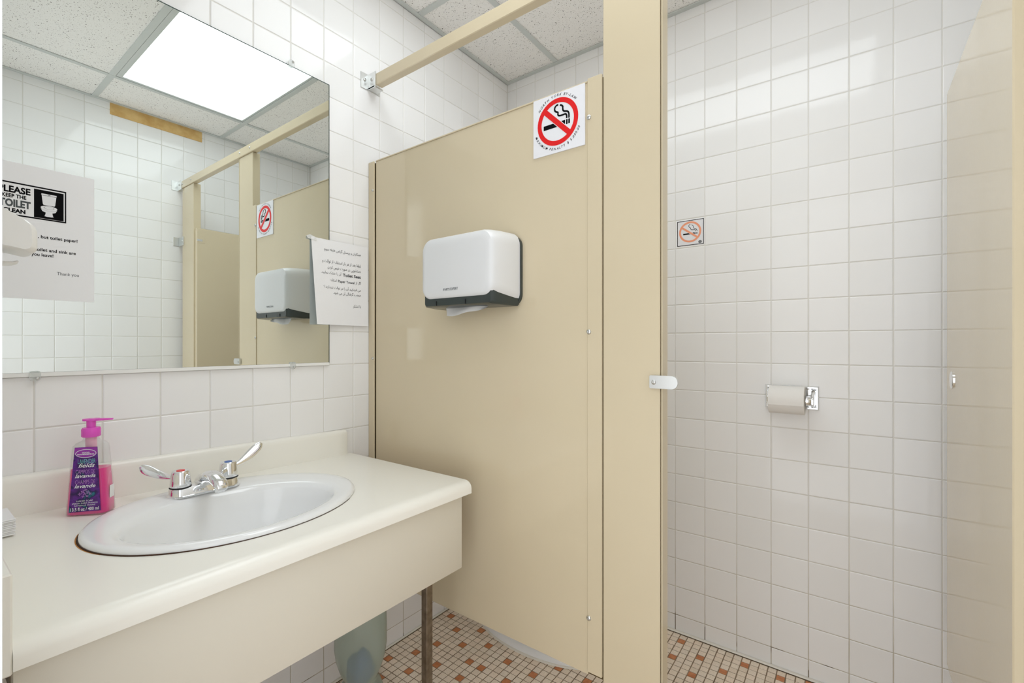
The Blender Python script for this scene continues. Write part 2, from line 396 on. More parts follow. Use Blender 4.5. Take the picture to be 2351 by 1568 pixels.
def build_floor():
    fl = struct(B().box(-.1, W+.1, YN-.13, .1, -.06, -.0014).out('floor', 'floor_grout'))
    px, py, x0, y0 = .02735, .0268, -.005, -.0005
    b = B(); rs = []
    s = .0121
    for ins, z in [(0, -.004), (0, -.001), (.0006, -.0002), (.0014, 0)]:
        a = s-ins; rs.append([(-a, -a, z), (a, -a, z), (a, a, z), (-a, a, z)])
    b.rings(rs, False, True)
    mm = []
    for nm in ('mosaic', 'terracotta'):
        me = bpy.data.meshes.new(nm); me.from_pydata(b.v, [], b.f); me.materials.append(M[nm]); mm.append(me)
    rnd = random.Random(3); taken = set(ACC); cand = []
    for i in range(0, 68):
        for j in range(-66, 1):
            x, y = x0+px*i, y0+py*j
            if not (.004 < x < W-.004 and YN+.004 < y < -.004): continue
            acc = (i, j) in ACC
            known = (i < 27 and -33 < j < -15) or (30 < i < 46 and j > -10)
            if not acc and not known and rnd.random() < .11 and not any((i+a, j+c) in taken for a in (-2, -1, 0, 1, 2) for c in (-1, 0, 1)):
                acc = True; taken.add((i, j))
            q = onscreen((x, y, 0)); s_ = 0
            if q:
                u, v = q[0], q[1]
                if 872 < u < 1390 and v > 1385+(u-1000)*.4416-4: s_ = 1/q[2]
                elif u > 1526: s_ = 1/q[2]
            cand.append((s_, x, y, acc))
    cand.sort(key=lambda q: -q[0])
    rest = [B(), B()]
    for k, (s_, x, y, acc) in enumerate(cand):
        r = Matrix.Translation((x+rnd.uniform(-.0004, .0004), y+rnd.uniform(-.0004, .0004), rnd.uniform(-.0004, .0001))) @ Matrix.Rotation(rnd.uniform(-.012, .012), 4, 'Z')
        me = mm[1 if acc else 0]
        if s_ > 0 and k < 300:
            o = bpy.data.objects.new('mosaic_tile', me); COL.objects.link(o); o.parent = fl; o.matrix_local = r
            if acc: o['label'] = 'terracotta mosaic tile'
        else: rest[1 if acc else 0].add([r @ v.co for v in me.vertices], [tuple(p.vertices) for p in me.polygons])
    for r_, nm, mt in ((rest[0], 'mosaic_paving', 'mosaic_stuff'), (rest[1], 'terracotta_paving', 'terracotta')):
        if mt == 'mosaic_stuff':
            m = mat('mosaic_stuff', (.6, .5, .4), .45); n, l, bs = nodes(m)
            g = n.new('ShaderNodeNewGeometry')
            r = ramp(m, g.outputs['Random Per Island'], [(0, (.80, .68, .55)), (.35, (.86, .745, .62)), (.6, (.79, .69, .58)), (.8, (.87, .73, .60)), (1, (.73, .62, .50))])
            sp = ramp(m, noise(m, 420, 2).outputs[0], [(.34, (.86, .83, .79)), (.5, (1, 1, 1)), (.70, (1.12, 1.12, 1.10))])
            mx = n.new('ShaderNodeMix'); mx.data_type = 'RGBA'; mx.blend_type = 'MULTIPLY'; mx.inputs[0].default_value = 1
            l.new(r.outputs[0], mx.inputs[6]); l.new(sp.outputs[0], mx.inputs[7]); l.new(mx.outputs[2], bs.inputs['Base Color'])
        o = raw(nm, r_.v, r_.f, mt, fl); o['kind'] = 'stuff'
def build_ceiling():
    ce = struct(B().box(-.1, W+.1, YN-.13, .1, 2.455, 2.6).out('ceiling', 'wall_paint'))
    X = [0, .295, 1.506, W]; Y = [0, -.60, -1.205, YN]; t = .012
    for i in range(3):
        for j in range(3):
            if i == 1 and j == 1: continue
            B().box(X[i]+.004, X[i+1]-.004, Y[j+1]+.004, Y[j]-.004, 2.4345, 2.45).out('acoustic_panel', 'acoustic', ce)
    for x in X[1:3]: B().box(x-t, x+t, YN+.0215, -.0215, ZC, ZC+.0035, .001, 1).box(x-.001, x+.001, YN+.0215, -.0215, ZC+.003, 2.456).out('tee_bar', 'tee', ce)
    for y in Y[1:3]:
        for i in range(3): B().box(X[i]+(t if i else .0215), X[i+1]-(t if i < 2 else .0215), y-t, y+t, ZC+.0004, ZC+.0036).out('tee_bar', 'tee', ce)
    B().box(0, .021, YN, 0, ZC, ZC+.003).box(0, .0015, YN, 0, ZC, ZC+.025).out('wall_angle', 'tee', ce)
    B().box(W-.021, W, YN, 0, ZC, ZC+.003).out('wall_angle', 'tee', ce)
    B().box(.021, W-.021, -.021, 0, ZC, ZC+.003).out('wall_angle', 'tee', ce)
    B().box(.021, W-.021, YN, YN+.021, ZC, ZC+.003).out('wall_angle', 'tee', ce)
    # recessed light in the middle bay
    t = thing('ceiling_light', 'flat white recessed ceiling light panel in the tile grid', 'ceiling light', (.9, -.9, ZC+.003))
    x0, x1, y0, y1 = .309, 1.492, -1.191, -.614
    f = B()
    for q in ((x0, x1, y0, y0+.022), (x0, x1, y1-.010, y1), (x0, x0+.022, y0+.022, y1-.010), (x1-.016, x1, y0+.022, y1-.010)): f.box(*q, 2.4325, 2.452)
    f.out('frame', 'tee', t)
    B().box(x0+.022, x1-.016, y0+.022, y1-.010, 2.437, 2.44).out('lens', 'lens', t)
build_walls(); build_floor(); build_ceiling()

# ------------------------------------------------------------------ toilet stall
YP = -.82
def build_partition():
    # panel between the tiled wall and the pilaster
    t = thing('stall_partition', 'beige metal stall side panel carrying the towel dispenser', 'partition', (.45, YP+.012, .31))
    B().box(.0332, .868, YP, YP+.026, .3125, 1.778, .0015, 1).out('panel_sheet', 'partition', t)
    B().box(.0345, .868, YP-.0025, YP+.0285, 1.7775, 1.7815, .0008, 1).out('top_cap', 'partition', t)
    B().box(.0005, .0332, YP+.004, YP+.022, .315, 1.776).out('edge_shade', 'seam_shade', t)  # set-back filler, groove shade put into its dark colour
    B().box(.868, .9066, YP+.0035, YP+.022, .315, 1.78).out('edge_shade', 'seam_shade', t)
    B().box(.0004, .0315, YP-.007, YP-.001, .30, 1.7795, .0025, 2).out('wall_channel', 'partition', t); B().box(.0004, .0315, YP+.028, YP+.034, .30, 1.7795, .0025, 2).out('wall_channel', 'partition', t)
    B().box(.868, .9065, YP-.0035, YP+.003, .322, 1.786, .001, 1).out('end_channel', 'partition', t); B().box(.868, .9065, YP+.023, YP+.0295, .322, 1.786, .001, 1).out('end_channel', 'partition', t)
    for z in (1.689, 1.161, .456): screw((.8725, YP-.0035, z), 'y', -1, t, .0062)
    for z in (1.676, 1.08, .42): screw((.0255, YP-.007, z), 'y', -1, t, .0045)
    # main pilaster
    t = thing('stall_pilaster', 'wide beige metal pilaster between towel panel and stall opening', 'partition post', (.98, YP+.016, 0))
    B().box(.9085, 1.0472, YP, YP+.034, .0, 2.0445, .0015, 1).out('post_body', 'partition', t)
    B().box(1.0472, 1.0495, YP+.004, YP+.033, .0, 2.044).box(.9066, .9085, YP+.004, YP+.02, .32, 1.78).out('joint_shade', 'seam_shade', t)  # dark strips in the grooves, their colour standing in for shade
    B().box(1.0495, 1.0525, YP-.0003, YP+.036, .0, 2.0445, .0008, 1).out('edge_strip', 'partition', t)
    # keeper for the door latch
    pts = rrect(1.026, 1.0885, 1.0315, 1.0605, [.0138, .003, .003, .0138], 8)
    k = B().prism([(u, v) for u, v in pts], YP-.0095, YP-.0012).out('keeper', 'zinc', t, 30); k['label'] = 'pale metal latch keeper with one screw'
    screw((1.0365, YP-.0095, 1.0455), 'y', -1, k, .0055)
    # pilaster at the right wall
    t = thing('stall_pilaster', 'narrow beige metal pilaster bracketed to the right-hand tiled wall', 'partition post', (1.69, YP+.016, 0))
    B().box(1.6255, 1.785, YP, YP+.034, .0, 2.0445, .0015, 1).out('post_body', 'partition', t)
    B().box(1.620, 1.6245, YP-.0003, YP+.036, .0, 2.0445, .0008, 1).out('edge_strip', 'partition', t)
    for z in (1.735, .30):
        br = B().box(1.762, W-.0004, YP-.0045, YP-.001, z-.026, z+.026, .001, 1).box(W-.0045, W-.0004, YP-.034, YP-.0045, z-.026, z+.026, .001, 1).out('wall_bracket', 'zinc', t)
        screw((1.775, YP-.0045, z), 'y', -1, br, .005)
    # head rail
    t = thing('head_rail', 'long beige metal head rail running over the toilet stall', 'rail', (.9, YP, 2.012))
    B().box(.040, 1.790, YP-.006, YP+.022, 2.0455, 2.0865, .002, 1).out('rail', 'partition', t)
    for x in (.925, 1.03, 1.64, 1.765): screw((x, YP-.006, 2.066), 'y', -1, t, .0045)
    br = B().box(.0004, .0035, YP-.040, YP+.042, 2.037, 2.0925, .0005, 1).box(.0035, .044, YP-.0105, YP-.0065, 2.037, 2.0925, .0005, 1).box(.0035, .040, YP-.0105, YP+.026, 2.0385, 2.0435, .0005, 1).out('rail_bracket', 'zinc', t)
    screw((.0035, YP-.025, 2.068), 'x', 1, br, .006); screw((.024, YP-.0105, 2.068), 'y', -1, br, .006)
    br = B().box(W-.0035, W-.0004, YP-.040, YP+.02, 2.037, 2.0925).box(1.775, W-.0035, YP-.0105, YP-.0065, 2.037, 2.0925).out('rail_bracket', 'zinc', t)
    screw((1.80, YP-.0105, 2.066), 'y', -1, br, .006)
    # door, swung open into the stall
    t = thing('stall_door', 'beige metal stall door standing open inside the stall', 'door', (1.6, -.5, .305))
    B().box(1.594, 1.6185, -.814, -.194, .288, 1.788, .002, 1).out('door_leaf', 'partition', t)
    B().box(1.5932, 1.5945, -.812, -.772, 1.704, 1.738, .0004, 1).out('hinge_plate', 'partition', t)
    B().box(1.5926, 1.5945, -.8125, -.785, 1.714, 1.726, .0004, 1).out('hinge_pin', 'chrome', t, 40)
    B().lathe((1.594, -.281, 1.0415), [(.0215, 0), (.0215, -.0022), (.0205, -.0032), (.0001, -.0036)], 24, 'x', True, False).out('latch_disc', 'chrome', t, 40)
    # large by-law sign
build_partition()
def sign_art(root, plane, x0, z0, s, ring, smoke, cig, tips, slash, y, ringmat, rw):
    """no-smoking pictogram; coordinates are fractions of the sheet"""
    X = lambda a: x0+a*s[0]; Z = lambda a: z0+a*s[1]
    cx, cz, ro, ri = ring
    b = B(); n = 48
    a_ = []
    for k in range(n):
        a = 2*PI*k/n; a_.append((math.cos(a), math.sin(a)))
    b.rings([[(X(cx+r*c), yy, Z(cz+r*q*1.0)) for c, q in a_] for r, yy in ((ri, y), (ri, y-.0003), (ro, y-.0003), (ro, y))], False, False)
    (ax, az), (bx, bz) = slash
    d = Vector((bx-ax, bz-az)).normalized(); nn = Vector((-d.y, d.x))*rw/2
    b.prism([(X(ax+nn.x), Z(az+nn.y)), (X(bx+nn.x), Z(bz+nn.y)), (X(bx-nn.x), Z(bz-nn.y)), (X(ax-nn.x), Z(az-nn.y))], y-.00042, y)
    b.out('prohibition_ring', ringmat, root)
    wh = B(); nn *= 1.22
    wh.prism([(X(ax+nn.x), Z(az+nn.y)), (X(bx+nn.x), Z(bz+nn.y)), (X(bx-nn.x), Z(bz-nn.y)), (X(ax-nn.x), Z(az-nn.y))], y-.00015, y)
    wh.out('white_gap', 'sign_white', root)
    k = B()
    for q in [cig]+tips: k.box(X(q[0]), X(q[1]), y-.0001, y+.0001, Z(q[2]), Z(q[3]))
    k.out('cigarette', 'ink', root)
    k = B()
    for path, r in smoke:
        # smooth the path
        p = [Vector(q) for q in path]
        for _ in range(2):
            q2 = [p[0]]
            for i in range(len(p)-1): q2 += [p[i]*.75+p[i+1]*.25, p[i]*.25+p[i+1]*.75]
            p = q2+[p[-1]]
        L = []; R = []
        for i in range(len(p)):
            d = (p[min(i+1, len(p)-1)]-p[max(i-1, 0)]).normalized(); m_ = Vector((-d.y, d.x))*r
            L.append((X(p[i].x+m_.x), y-.0002, Z(p[i].y+m_.y))); R.append((X(p[i].x-m_.x), y-.0002, Z(p[i].y-m_.y)))
        nq = len(L); k.add(L+R, [(i, i+1, nq+i+1, nq+i) for i in range(nq-1)])
    k.out('smoke', 'ink', root)
def build_signs():
    x0, z0, s = .7077, 1.6252, (.1535, .1535); y = YP-.0035
    t = thing('no_smoking_sign', 'white square sign with a red no-smoking circle and by-law wording', 'sign', (.7845, y, z0))
    B().box(x0, x0+s[0], y, YP-.0002, z0, z0+s[1], .0006, 1).out('sheet', 'sign_white', t)
    p1 = [(.709, .517), (.709, .601), (.679, .637), (.603, .655), (.59, .703), (.595, .737), (.571, .765), (.538, .781)]
    p2 = [(.667, .521), (.667, .579), (.641, .604), (.596, .598), (.519, .600), (.494, .629), (.506, .666), (.455, .687), (.430, .722), (.440, .770), (.470, .793), (.506, .793)]
    sign_art(t, 'y', x0, z0, s, (.487, .515, .394, .315), [(p1, .0145), (p2, .0145)], (.215, .635, .428, .504), [(.654, .683, .424, .505), (.696, .727, .428, .504)], ((.24, .745), (.72, .27)), y-.0002, 'red', .088)
    b = B(); c = (x0+.487*s[0], y-.0003, z0+.515*s[1])
    arc_text(b, 'NORTH YORK BY-LAW', c, .428*s[0], 146, 36, .0064, (1, 0, 0), (0, 0, 1), bold=.010, shear=.2)
    b.out('lettering', 'ink', t); b = B()
    arc_text(b, 'MAXIMUM PENALTY $ 5,000.00', c, .470*s[0], 199, 337, .0064, (1, 0, 0), (0, 0, 1), True, bold=.010, shear=.2)
    b.out('lettering', 'ink', t)
    # small sticker on the back wall
    x0, z0, s = .839, .0, (.0996, .097); z0 = 1.5145; y = -.0008
    t = thing('no_smoking_sticker', 'small white sticker with orange no-smoking circle and black border', 'sticker', (.889, y, z0))
    B().box(x0-.001, x0+s[0]+.001, y, -.0001, z0-.001, z0+s[1]+.001).out('sheet', 'sign_white', t)
    b = B(); e = .0022
    for q in ((x0, x0+s[0], z0, z0+e), (x0, x0+s[0], z0+s[1]-e, z0+s[1]), (x0, x0+e, z0+e, z0+s[1]-e), (x0+s[0]-e, x0+s[0], z0+e, z0+s[1]-e)): b.box(q[0], q[1], y-.0003, y, q[2], q[3])
    b.out('border', 'ink', t)
    p1 = [(.754, .525), (.746, .579), (.703, .638), (.615, .662), (.618, .743), (.579, .787), (.542, .808)]
    p2 = [(.703, .525), (.695, .579), (.644, .606), (.557, .600), (.513, .63), (.513, .691), (.462, .714), (.438, .771), (.462, .821), (.506, .833)]
    sign_art(t, 'y', x0, z0, s, (.49, .532, .416, .345), [(p1, .0085), (p2, .0085)], (.229, .666, .432, .488), [(.688, .714, .424, .487), (.732, .761, .424, .487)], ((.19, .73), (.75, .30)), y-.0003, 'orange', .072)
    b = B(); n = 20
    for dx in (-.012, .012):
        b.rings([[(x0+(.863+dx+r*math.cos(2*PI*k/n))*s[0], y-.0003, z0+(.095+r*math.sin(2*PI*k/n))*s[1]) for k in range(n)] for r in (.034, .052)], False, False)
    b.box(x0+.828*s[0], x0+.898*s[0], y-.0004, y-.0002, z0+.083*s[1], z0+.107*s[1])
    b.out('emblem', 'grey_ink', t)
build_signs()

def build_towel_dispenser():
    t = thing('towel_dispenser', 'white plastic paper towel dispenser with smoky base on the beige panel', 'dispenser', (.52, YP, 1.235))
    cx = .5205
    B().prism(rrect(cx-.1505, cx+.1505, 1.236, 1.428, .03, 8), YP-.0095, YP-.0008).out('back_plate', 'smoke_plastic', t, 40)
    # cover: rounded sections from the wall to the front
    rs = []
    for d, hw, zb, zt, r in [(.004, .1475, 1.2385, 1.432, .032), (.02, .1470, 1.2415, 1.4315, .034), (.05, .1435, 1.2475, 1.431, .035), (.08, .1380, 1.2535, 1.429, .035),
                             (.097, .1330, 1.2575, 1.4265, .034), (.104, .128, 1.2615, 1.4235, .030), (.1075, .119, 1.268, 1.416, .024), (.109, .108, 1.278, 1.406, .018)]:
        ring = []
        for u, v in rrect(cx-hw, cx+hw, zb, zt, r, 8):
            bow = .010*(1-((u-cx)/hw)**2) if v > (zb+zt)/2 else 0
            ring.append((u, YP-.004-d, v+bow*((v-(zb+zt)/2)/((zt-zb)/2))))
        rs.append(ring)
    B().rings(rs).out('cover', 'white_plastic', t, 35)
    b = B(); rs = []
    for d, hw, zb in [(.004, .1435, 1.2345), (.05, .136, 1.2345), (.094, .1275, 1.2365), (.1005, .122, 1.2395)]:
        rs.append([(u, YP-.004-d, v) for u, v in rrect(cx-hw, cx+hw, zb, 1.29, .008, 4)])
    g = B().rings(rs).out('smoky_base', 'smoke_plastic', t, 35)
    for x in (cx-.075, cx+.035): B().box(x-.001, x+.001, YP-.1065, YP-.103, 1.24, 1.252).out('rib', 'dark', g)
    b = B(); write(b, 'iPARTS EXPERT', (cx-.040, YP-.1138, 1.2785), (1, 0, 0), (0, 0, 1), .056, .0068, .004)
    b.out('lettering', 'grey_ink', t)
    # sheet of towel hanging out underneath
    rows = []
    for k in range(6):
        h = k/5; row = []
        for i in range(17):
            q = i/16; x = cx-.082+.160*q+.012*h*(1-q)
            drop = (.026-.017*max(0, (q-.35)/.65))*h
            row.append((x, YP-.060-.012*h+.004*math.sin(q*7+h*2), 1.2385-drop-.002*math.sin(q*9)*h))
        rows.append(row)
    v = [p for r in rows for p in r]; f = [(i*17+j, i*17+j+1, i*17+j+18, i*17+j+17) for i in range(5) for j in range(16)]
    o = raw('paper_towel', [(p[0], p[1], p[2]) for p in v]+[(p[0], p[1]+.0012, p[2]+.0003) for p in v], f+[tuple(a+len(v) for a in reversed(q)) for q in f], 'tissue', None, True, (cx, YP-.06, 1.21))
    tag(o, 'white paper towel sheet hanging out of the dispenser', 'paper towel')
build_towel_dispenser()

def build_paper_holder():
    t = thing('toilet_paper_holder', 'chrome toilet paper holder recessed in the tiled back wall', 'holder', (1.2255, -.004, .909))
    x0, x1, z0, z1 = 1.1458, 1.3054, .9085, .9895
    rs = [[(u, y, v) for u, v in ((x0+i, z0+i), (x1-i, z0+i), (x1-i, z1-i), (x0+i, z1-i))] for i, y in ((0, -.0003), (.0005, -.004), (.004, -.0085), (.008, -.0085), (.012, -.004), (.0125, -.0006))]
    B().rings(rs, True, True).out('frame', 'chrome', t, 30)
    for x, s in ((x0+.012, 1), (x1-.012, -1)):
        b = B(); rs = []
        for y, w_, hz in ((-.001, .014, .028), (-.02, .011, .026), (-.04, .009, .022), (-.058, .008, .016), (-.066, .005, .009)):
            rs.append([(x+s*(.004+u), y, .949-.10*(-y)+v) for u, v in rrect(-w_/2, w_/2, -hz, hz, min(w_, hz)*.48, 4)])
        b.rings(rs).out('post', 'chrome', t, 50)
    B().lathe((0, -.052, .943), [(.009, 1.165), (.009, 1.288)], 14, 'x').lathe((0, -.052, .943), [(.0155, 1.272), (.0155, 1.284), (.013, 1.287)], 20, 'x').out('roller', 'chrome', t, 40)
    R = .046; xa, xb = 1.1655, 1.2685
    b = B(); n = 48
    ring = lambda r, x: [(x, -.052+r*math.cos(2*PI*k/n), .943+r*math.sin(2*PI*k/n)) for k in range(n)]
    b.rings([ring(.019, xb), ring(.0193, xa), ring(R-.001, xa), ring(R, xa+.001), ring(R, xb-.001), ring(R-.001, xb), ring(.019, xb)], False, False)
    root = thing('toilet_paper_roll', 'white toilet paper roll on the chrome holder', 'toilet paper', (1.217, -.052, .897))
    b.out('roll', 'tissue', root, 40)
    # loose end lying over the top and front
    a0, a1 = 60, 196; v = []; m_ = 14
    for k in range(m_+1):
        a = math.radians(a0+(a1-a0)*k/m_); r = R+.0009+(.0012 if k == m_ else 0)
        for x in (xa+.0005, xa+.05, xb-.012, xb-.0005):
            rr = r+(-.0006 if (k == m_ and x > xb-.005) else 0)
            v.append((x, -.052+rr*math.cos(a), .943+rr*math.sin(a)))
    raw('loose_end', v, [(i*4+j, i*4+j+1, i*4+j+5, i*4+j+4) for i in range(m_) for j in range(3)], 'tissue', root, True)
build_paper_holder()

def build_toilet():
    t = thing('toilet', 'white floor-standing toilet behind the beige panel, its foot showing below', 'toilet', (.41, -.345, 0))
    cx, cy = .41, -.345; n = 40
    def ov(ax, ay, z, x=cx, e=2.0): 
        o = []
        for k in range(n):
            a = 2*PI*k/n; c, s_ = math.cos(a), math.sin(a)
            o.append((x+ax*math.copysign(abs(c)**(2/e), c), cy+ay*math.copysign(abs(s_)**(2/e), s_), z))
        return o
    B().rings([ov(.270, .127, .0005), ov(.270, .127, .012), ov(.262, .121, .024), ov(.235, .100, .034), ov(.215, .092, .07), ov(.205, .095, .16, .42), ov(.22, .125, .26, .45), ov(.245, .17, .345, .47), ov(.25, .18, .385, .475),
               ov(.245, .175, .395, .475), ov(.205, .135, .39, .485), ov(.17, .11, .30, .485), ov(.08, .06, .20, .47)]).out('bowl', 'porcelain', t, 50)
    B().rings([ov(.276, .133, 0), ov(.274, .131, .004), ov(.268, .125, .006)], False, False).out('sealant', 'caulk', t)
    B().rings([ov(.25, .182, .396, .48), ov(.252, .184, .405, .48), ov(.248, .18, .413, .48), ov(.17, .105, .413, .49), ov(.165, .10, .398, .49)], False, False).out('seat', 'white_plastic', t, 50)
    B().rings([ov(.25, .182, .4145, .48), ov(.25, .182, .423, .48), ov(.235, .168, .430, .48)]).out('lid', 'white_plastic', t, 50)
    B().box(.02, .195, -.56, -.13, .40, .74, .022, 3).out('tank', 'porcelain', t, 40)
    B().box(.014, .203, -.568, -.122, .741, .775, .010, 2).out('tank_lid', 'porcelain', t, 40)
    B().lathe((.2, -.52, .68), [(.012, -.006), (.012, .012)], 14, 'x').box(.210, .216, -.525, -.45, .673, .685, .002, 1).out('flush_lever', 'chrome', t, 40)
build_toilet()

# ------------------------------------------------------------------ mirror and notices
def build_mirror():
    t = thing('wall_mirror', 'large frameless wall mirror above the counter', 'mirror', (.004, -1.371, 1.062))
    y0, y1, z0, z1 = -1.762, -.9825, 1.0675, 1.9872
    e = .0035
    pane = raw('pane', [(.0062, y0+e, z0+e), (.0062, y1-e, z0+e), (.0062, y1-e, z1-e), (.0062, y0+e, z1-e)], [(0, 1, 2, 3)], 'mirror', t)
    B().rings([[(x, a, b) for a, b in ((y0+i, z0+i), (y1-i, z0+i), (y1-i, z1-i), (y0+i, z1-i))] for x, i in ((.0006, 0), (.0052, 0), (.0062, e))], True, False).out('ground_edge', 'glass_edge', t)
    B().prism([(.0006, z0-.0055), (.0085, z0-.0055), (.0085, z0+.0032), (.0068, z0+.0032), (.0068, z0-.0003), (.0006, z0-.0003)], y0, y1-.003).out('bottom_channel', 'cream_plastic', t)
    for y, z, s in ((-1.1125, 1.9925, 1), (-1.1084, 1.0645, -1), (-1.6648, 1.0630, -1)):
        c = B().prism(rrect(y-.0085, y+.0085, z-.011, z+.011, [.008, .008, .004, .004] if s > 0 else [.004, .004, .008, .008], 4), .0066, .0115, 'x').out('clip', 'clip_plastic', t, 40)
        B().box(.0115, .0125, y-.006, y+.006, z-.001-s*.008, z+.001-s*.008).out('clip_ridge', 'clip_plastic', c)
        screw((.0115, y+.003, z+s*.0045), 'x', 1, c, .0034)
build_mirror()
RY, UZ = (0, 1, 0), (0, 0, 1)
def build_notice_toilet():
    t = thing('paper_notice', 'white paper notice with black toilet pictogram taped on the mirror', 'notice', (.0072, -1.678, 1.226))
    B().box(.0066, .0071, -1.785, -1.570, 1.2255, 1.5050).out('sheet', 'paper', t)
    x = .00735
    def tx(name, s, y, z, wd, h, m='ink', bold=0, al='R'):
        b = B(); write(b, s, (x, y, z), RY, UZ, wd, h, bold, al); b.out(name, m, t)
    b = B(); f = .0035
    y0, y1, z0, z1 = -1.772, -1.6166, 1.3952, 1.4640
    for q in ((y0, y1, z0, z0+f*.8), (y0, y1, z1-f*.8, z1), (y0, y0+f*.6, z0+f*.8, z1-f*.8), (y1-f*.6, y1, z0+f*.8, z1-f*.8)): b.box(.0071, x, *q)
    b.box(.0071, x, -1.6660, -1.6207, 1.3987, 1.4585)
    b.out('printed_frame', 'ink', t)
    tx('lettering', 'PLEASE', -1.6711, 1.4425, .0455, .0132, 'ink', .035)
    tx('lettering', 'KEEP THE', -1.6772, 1.4318, .0345, .0076, 'ink', .03)
    tx('lettering', 'TOILET', -1.6708, 1.4138, .0450, .0148, 'grey_ink', .045)
    tx('lettering', 'CLEAN', -1.6785, 1.4018, .0315, .0082, 'ink', .045)
    tx('lettering', ', but toilet paper!', -1.5982, 1.3560, .0620, .0066, 'ink', .018)
    tx('lettering', 'toilet and sink are', -1.6009, 1.3284, .0640, .0066, 'ink', .018)
    tx('lettering', 'you leave!', -1.6368, 1.3176, .0330, .0066, 'ink', .018)
    tx('lettering', 'Thank you', -1.5960, 1.2805, .0353, .0066, 'soft_ink', .002)
    # white pictogram of a toilet on the black square
    cy = -1.6434; c = B(); xx = x+.0001
    def poly(pts): c.add([(xx, cy+a, z) for a, z in pts], [tuple(range(len(pts)))])
    poly([(-.0120, 1.4490), (-.0115, 1.4515), (.0115, 1.4515), (.0120, 1.4490), (.0112, 1.4482), (-.0112, 1.4482)])
    poly([(-.0112, 1.4475), (.0112, 1.4475), (.0094, 1.4290), (.0080, 1.4275), (-.0080, 1.4275), (-.0094, 1.4290)])
    n = 24
    c.add([(xx, cy+.0128*math.cos(2*PI*k/n), 1.4218+.0050*math.sin(2*PI*k/n)) for k in range(n)], [tuple(range(n))])
    xx -= .00006
    poly([(-.0126, 1.4195), (.0126, 1.4195), (.0100, 1.4140), (.0050, 1.4118), (.0062, 1.4055), (.0072, 1.4040), (.0040, 1.4032), (-.0040, 1.4032), (-.0072, 1.4040), (-.0062, 1.4055), (-.0050, 1.4118), (-.0100, 1.4140)])
    c.out('pictogram', 'sign_white', t)
    c = B(); xx += .00016
    c.rings([[(xx, cy+a*math.cos(2*PI*k/n), 1.4222+a*.38*math.sin(2*PI*k/n)) for k in range(n)] for a in (.0074, .0080)], False, False)
    c.out('pictogram_line', 'ink', t)
    c = B().rings([[(xx, cy+a*math.cos(2*PI*k/n), 1.4210+a*.40*math.sin(2*PI*k/n)) for k in range(n//2, n+1)] for a in (.0126, .0131)], False, False, False); c.out('pictogram_line', 'ink', t)
    B().box(xx, xx+.0001, cy-.002, cy+.002, 1.4494, 1.4504).out('pictogram_line', 'ink', t)
build_notice_toilet()
def build_notice_farsi():
    t = thing('paper_notice', 'white paper notice in Persian script taped beside the mirror edge', 'notice', (.008, -.94, 1.195))
    # sheet: flat over the tiles, lifting away from the mirror towards its free edge
    NY, NZ = 16, 12; ya, yb, za, zb = -1.050, -.8345, 1.1945, 1.4735
    def sx(q, h):       # q 0 at the free edge, 1 at the wall side ; h 0 bottom .. 1 top
        return .0068+(.0045+.014*(1-h))*max(0, (1-q*1.5))**1.6+.0008*math.sin(q*6+h*4)+(.003*(1-h)**4)
    v = []
    for j in range(NZ+1):
        for i in range(NY+1):
            q, h = i/NY, j/NZ
            v.append((sx(q, h), ya+(yb-ya)*q+.010*(1-h)*max(0, 1-q*2), za+(zb-za)*h))
    f = [(j*(NY+1)+i, j*(NY+1)+i+1, (j+1)*(NY+1)+i+1, (j+1)*(NY+1)+i) for j in range(NZ) for i in range(NY)]
    N = len(v)
    raw('sheet', v+[(p[0]-.0003, p[1], p[2]) for p in v], f+[tuple(a+N for a in reversed(q)) for q in f], 'paper', t, True)
    raw('tape', [(.0128, -1.062, 1.466), (.0125, -1.030, 1.462), (.0100, -1.034, 1.474), (.0072, -1.052, 1.4805), (.0071, -1.064, 1.474)], [(0, 1, 2, 3, 4)], 'tape', t)
    def lift(b):
        b.v = [(sx((p[1]-ya)/(yb-ya), (p[2]-za)/(zb-za))+.0005, p[1], p[2]) for p in b.v]; return b
    L = [('همکاران و پرسنل گرامی طبقه سوم', 1.4385, -.8642, -1.0046), ('لطفا بعد از هر بار استفاده از توالت و', 1.3990, -.8642, -1.0119), ('دستشویی در صورت خیس کردن', 1.3805, -.8642, -.9922),
         ('می فرمایید آن را در توالت نیندازید که', 1.3150, -.8642, -1.0143), ('موجب گرفتگی آن می شود.', 1.2980, -.8642, -.9721), ('با تشکر', 1.2575, -.8642, -.8941),
         ('آن را خشک نمایید.', 1.3620, -.9400, -1.0167), ('استفاده', 1.3390, -.9580, -.9835), ('اگر از', 1.3390, -.8642, -.8850)]
    for s, z, y1, y0 in L:
        b = B(); write(b, farsi(s) if s[-1] != '.' else '.'+farsi(s[:-1]), (0, y1, z), RY, UZ, y1-y0, .0098, 0, 'R')
        if b.v: lift(b).out('lettering', 'ink', t)
    b = B(); write(b, 'Toilet Seat', (0, -.8645, 1.3600), RY, UZ, .0700, .0098, .022, 'R'); lift(b).out('lettering', 'ink', t)
    b = B(); write(b, 'Paper Towel', (0, -.8899, 1.3380), RY, UZ, .0629, .0082, .014, 'R'); lift(b).out('lettering', 'ink', t)
build_notice_farsi()

